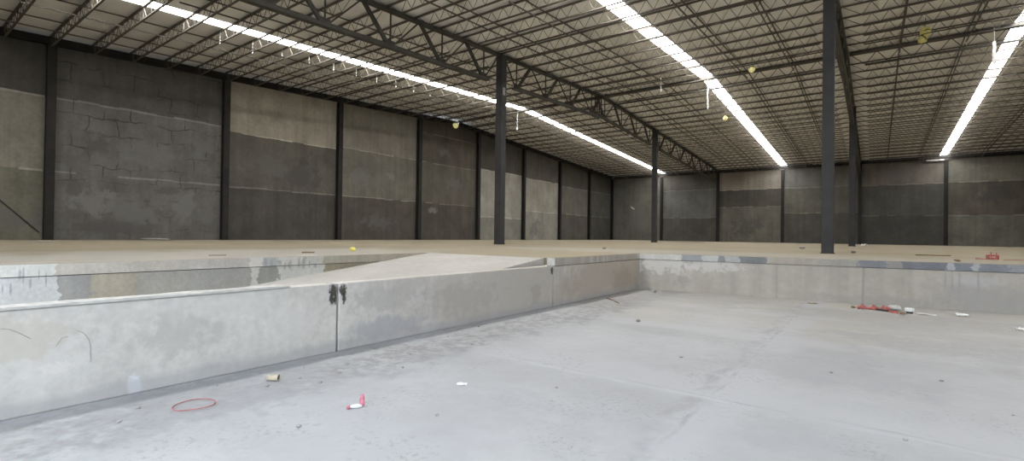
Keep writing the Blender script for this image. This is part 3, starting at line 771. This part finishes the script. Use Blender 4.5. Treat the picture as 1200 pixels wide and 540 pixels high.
def stick(name, mat, lab, cat, a, b, w, h, group=None):
    a, b = Vector(a), Vector(b); mid = (a+b)/2
    m = MB(); n = 6; q = (b-a)
    for k in range(n):
        p0 = a+q*(k/n)-mid; p1 = a+q*((k+1)/n)-mid
        m.bar((p0.x, p0.y, h/2+.003*math.sin(k)), (p1.x, p1.y, h/2+.003*math.sin(k+1)), w*(1-.06*k), h)
    o = m.build(name, mat); o.location = mid; return tag(o, lab, cat, group)

# red hose ring on the pit floor
c = Vector((-4.85, 1.83)); U = Vector((.10, .13)); V = Vector((.135, -.085)); V = V*0.95; pts = []
for k in range(41):
    a = 2*math.pi*k/38
    w = 1+.04*math.sin(3*a)
    q = c+U*1.02*math.cos(a)*w+V*math.sin(a)*w
    pts.append((q.x, q.y, PIT+.006+.012*max(0, math.sin(a*1.0+1))+ (k/41)*.008))
tag(MB().tube(pts, .0048, 8).build('red_ring', M_RING, smooth=True), 'thin red ring lying on the pit floor near the low wall', 'ring')
# tan paper cup on its side
t = thing('paper_cup', 'tan paper cup lying on its side on the pit floor near the red ring', 'cup', (-5.04, 2.635, PIT+.032), math.radians(40))
m = MB(); n = 14; prof = [(-.06, .024), (-.055, .026), (.05, .034), (.056, .035), (.056, .031), (.045, .029), (-.05, .022)]
v = []; f = []
for px, r in prof: v += [(px, r*math.cos(2*math.pi*k/n), r*math.sin(2*math.pi*k/n)) for k in range(n)]
for i in range(len(prof)-1): f += [(i*n+k, i*n+(k+1)%n, (i+1)*n+(k+1)%n, (i+1)*n+k) for k in range(n)]
f += [tuple(range(n-1, -1, -1)), tuple(range((len(prof)-1)*n, len(prof)*n))]
m.add(v, f); m.build('cup_body', M_TAN, t, True)
m = MB(); v = []
for px, r in ((.045, .0285), (.0465, .0285)): v += [(px, r*math.cos(2*math.pi*k/n), r*math.sin(2*math.pi*k/n)) for k in range(n)]
m.add(v, [tuple(range(n-1, -1, -1)), tuple(range(n, 2*n))]+[(k, (k+1)%n, n+(k+1)%n, n+k) for k in range(n)]); m.build('cup_inside', simple('dark_cup_inside', (.12,.10,.07), .9), t)
# pink and white crumpled wrapper
t = thing('pink_wrapper', 'crumpled pink and white wrapper on the pit floor', 'wrapper', (-3.70, 2.70, PIT), math.radians(75))
def part_blob(nm, mat, p, size, seed):
    o = blob(nm, mat, '', '', p, size, seed, sub=2, rough=.5)
    for k in ('label', 'category'): del o[k]
    o.parent = t; return o
part_blob('pink_end', M_PINK, (.045, 0, 0), (.045, .05, .10), 3)
part_blob('white_middle', M_WHITE, (-.01, .0, 0), (.10, .035, .035), 4)
part_blob('pink_tip', M_PINK, (-.075, .0, 0), (.042, .04, .04), 5)
sheet('paper_scrap', M_WHITE, 'small white paper scrap alone on the open middle of the pit floor', 'scrap', (-3.42, 3.77, PIT), .10, .05, .02, 11, .6)
# red net, film and bits by the back wall of the pit
t = thing('red_netting', 'heap of red netting on the pit floor by the back wall', 'netting', (-.03, 13.55, PIT), .1)
for k in range(9):
    part_blob('net_fold', M_RED, (-.25+.065*k, random.uniform(-.08, .08), 0), (.085, .09, .08+.04*math.sin(k*1.9)), 20+k)
blob('plastic_bag', M_FILM, 'grey clear plastic bag beside the red netting', 'bag', (.36, 13.72, PIT), (.30, .22, .13), 31)
stick('black_strap', M_BLK, 'black strap between red netting and plastic bag', 'strap', (.04, 13.48, PIT), (.26, 13.34, PIT), .05, .04)
stick('red_stick', M_RED, 'red strip trailing right of the plastic bag', 'strip', (.26, 13.27, PIT), (.40, 13.16, PIT), .05, .05)
blob('wood_chip', M_BROWN, 'small brown chip at the right end of the red litter', 'chip', (.47, 13.12, PIT), (.11, .07, .05), 33)
blob('wood_chip', M_BROWN, 'small dark chip at the left end of the red netting', 'chip', (-.38, 13.56, PIT), (.09, .07, .06), 34)
t = thing('white_tub', 'small white tub with dark underside on the pit floor by the back wall', 'tub', (.60, 13.40, PIT))
MB().lathe([(.055, 0), (.06, .045)], 12).build('tub_base', M_BLK, t); MB().lathe([(.075, .045), (.085, .10), (.08, .11), (.06, .112)], 12).build('tub_rim', M_WHITE, t)
sheet('film_scrap', M_FILM, 'flat pale film scrap right of the white tub', 'film', (.88, 13.36, PIT), .30, .18, .03, 41)
sheet('foam_piece', M_WHITE, 'white rectangular foam piece on the pit floor below the back wall', 'foam', (1.44, 13.58, PIT), .17, .16, .07, 42, .1)
sheet('white_scrap', M_WHITE, 'white scrap on the pit floor at the right edge of view', 'scrap', (2.09, 12.24, PIT), .16, .12, .05, 43, .4)
blob('brown_clump', M_TAN, 'flat brown clump at the foot of the pit back wall', 'clump', (-1.2, 13.75, PIT), (.24, .12, .05), 44)
blob('stone', M_GREYP, 'dark stone at the foot of the pit back wall near the corner', 'stone', (-4.93, 13.41, PIT), (.10, .08, .06), 51)
blob('stone', M_GREYP, 'dark pebble on the open pit floor between wall and control joint', 'stone', (-3.46, 8.57, PIT), (.07, .06, .05), 52)
for k, (a, b, lab) in enumerate((((-5.35, 11.2), (-5.05, 10.95), 'left twig on the pit floor near the inner corner'), ((-4.98, 10.85), (-4.75, 10.6), 'right twig on the pit floor near the inner corner'))):
    stick('twig', M_BROWN, lab, 'twig', (*a, PIT), (*b, PIT), .025, .02, 'twigs near the pit corner')
crumbs = [(-5.10,4.55),(-4.55,5.22),(-4.76,3.24),(-3.69,2.14),(-4.38,3.81),(-5.25,3.1),(-5.0,3.5),(-4.9,2.85),(-5.3,2.2),(-5.15,1.5),(-4.9,1.3),(-5.4,4.2),(-5.2,5.4),(-5.35,6.3),(-4.9,2.5),
          (-4.8,4.3),(-4.6,2.9),(-5.45,8.2),(-5.2,9.6),(-2.0,6.4),(.6,7.2),(1.0,6.2),(-.4,6.8),(.2,4.9),(-2.6,4.3),(-3.0,3.0)]
proto = None
for k, (x, y) in enumerate(crumbs):
    if proto is None:
        proto = o = blob('concrete_crumb', simple('crumb_grey', (.30,.29,.28), .9, 0, .3, 40), 'tiny grey concrete crumb scattered on the pit floor', 'crumb', (x, y, PIT), (.035, .03, .02), 61, 'crumbs on the pit floor', 1)
    else:
        o = proto.copy(); C.objects.link(o); o.location = (x, y, PIT)
    s = random.uniform(.6, 1.5); o.scale = (s, s, s*random.uniform(.7, 1.1)); o.rotation_euler.z = random.uniform(0, 6)
# on the upper floor
blob('yellow_ball', M_YEL, 'small yellow lump on the upper floor behind the ramp trench', 'lump', (-11.22, 7.96, 0), (.16, .16, .13), 71, rough=.15)
stick('dark_lath', M_BROWN, 'short dark lath lying behind the ramp trench', 'lath', (-10.86, 6.33, 0), (-10.82, 6.60, 0), .09, .03)
stick('steel_rod', M_GREYP, 'dark rod lying flat behind the left part of the trench', 'rod', (-10.62, 4.22, 0), (-10.60, 4.52, 0), .05, .02)
blob('stone', M_GREYP, 'dark stone on the upper floor behind the inner pit corner', 'stone', (-8.49, 17.49, 0), (.16, .14, .08), 72)
t = thing('red_crate', 'small broken red crate on the upper floor edge at far right', 'crate', (2.56, 18.4, 0), .2); t.scale = (.62, .62, .75)
m = MB()
for q in (0, 1):
    m.box(-.17, .17, -.14+q*.27, -.12+q*.27, 0, .07); m.box(-.17, .17, -.14+q*.27, -.12+q*.27, .11, .17)
    m.box(-.17+q*.32, -.15+q*.32, -.14, .15, 0, .16)
m.box(-.17, .17, -.14, .15, 0, .02); m.build('crate_body', M_RED, t)
m = MB(); m.box(-.12, -.08, -.16, -.14, .0, .27); m.box(.06, .10, -.16, -.14, 0, .24); m.build('broken_slat', M_RED, t)
stick('red_rod', M_RING, 'thin red rod lying right of the broken red crate', 'rod', (2.75, 18.3, 0), (3.75, 18.2, 0), .025, .015)
stick('red_rod', M_RING, 'short red rod lying left of the broken red crate', 'rod', (2.2, 18.25, 0), (2.42, 18.25, 0), .04, .03)
blob('brown_clump', M_BROWN, 'small brown clump on the upper slab edge left of the red crate', 'clump', (1.6, 15.85, 0), (.30, .10, .05), 73)
stick('brown_plank', M_BROWN, 'long brown plank lying flat on the upper floor', 'plank', (1.1, 20.7, 0), (1.95, 21.1, 0), .14, .03)
blob('stone', M_GREYP, 'pale grey stone on the upper floor left of the nearest column', 'stone', (-2.87, 27.78, 0), (.26, .2, .10), 74)
blob('stone', M_GREYP, 'dark stone in front of the second right-hand column', 'stone', (-.62, 21.5, 0), (.17, .14, .09), 75)
sheet('white_scrap', M_WHITE, 'white scrap at the foot of the second right-hand column', 'scrap', (-.6, 42.0, 0), .35, .3, .22, 76)
blob('mortar_heap', M_PALE, 'low pale mortar heap at the foot of the long wall between first two columns', 'heap', (-29.7, 9.2, 0), (.5, 1.3, .12), 77)
blob('mortar_heap', M_PALE, 'flat pale mortar patch in front of the first wall column', 'heap', (-25.0, 4.3, 0), (.8, .8, .04), 78)

# ------------------------------------------------------------------ light
w = bpy.data.worlds.new('sky'); SC.world = w; w.use_nodes = True
bg = w.node_tree.nodes['Background']; bg.inputs[0].default_value = (0.78, 0.89, 1.0, 1); bg.inputs[1].default_value = 5.0
pl = bpy.data.lights.new('dock_portal', 'AREA'); pl.shape = 'RECTANGLE'; pl.size = DX1-DX0; pl.size_y = DZ-PIT
pl.cycles.is_portal = True
po = bpy.data.objects.new('dock_portal', pl); C.objects.link(po)
po.location = ((DX0+DX1)/2, YF-.15, (DZ+PIT)/2); po.rotation_euler = (math.radians(90), 0, 0)

SC.view_settings.view_transform = 'Standard'; SC.view_settings.look = 'None'
SC.view_settings.exposure = 0.1; SC.view_settings.gamma = 1.0; SC.view_settings.use_curve_mapping = False
SC.cycles.use_denoising = True
SC.cycles.diffuse_bounces = 6; SC.cycles.max_bounces = 10
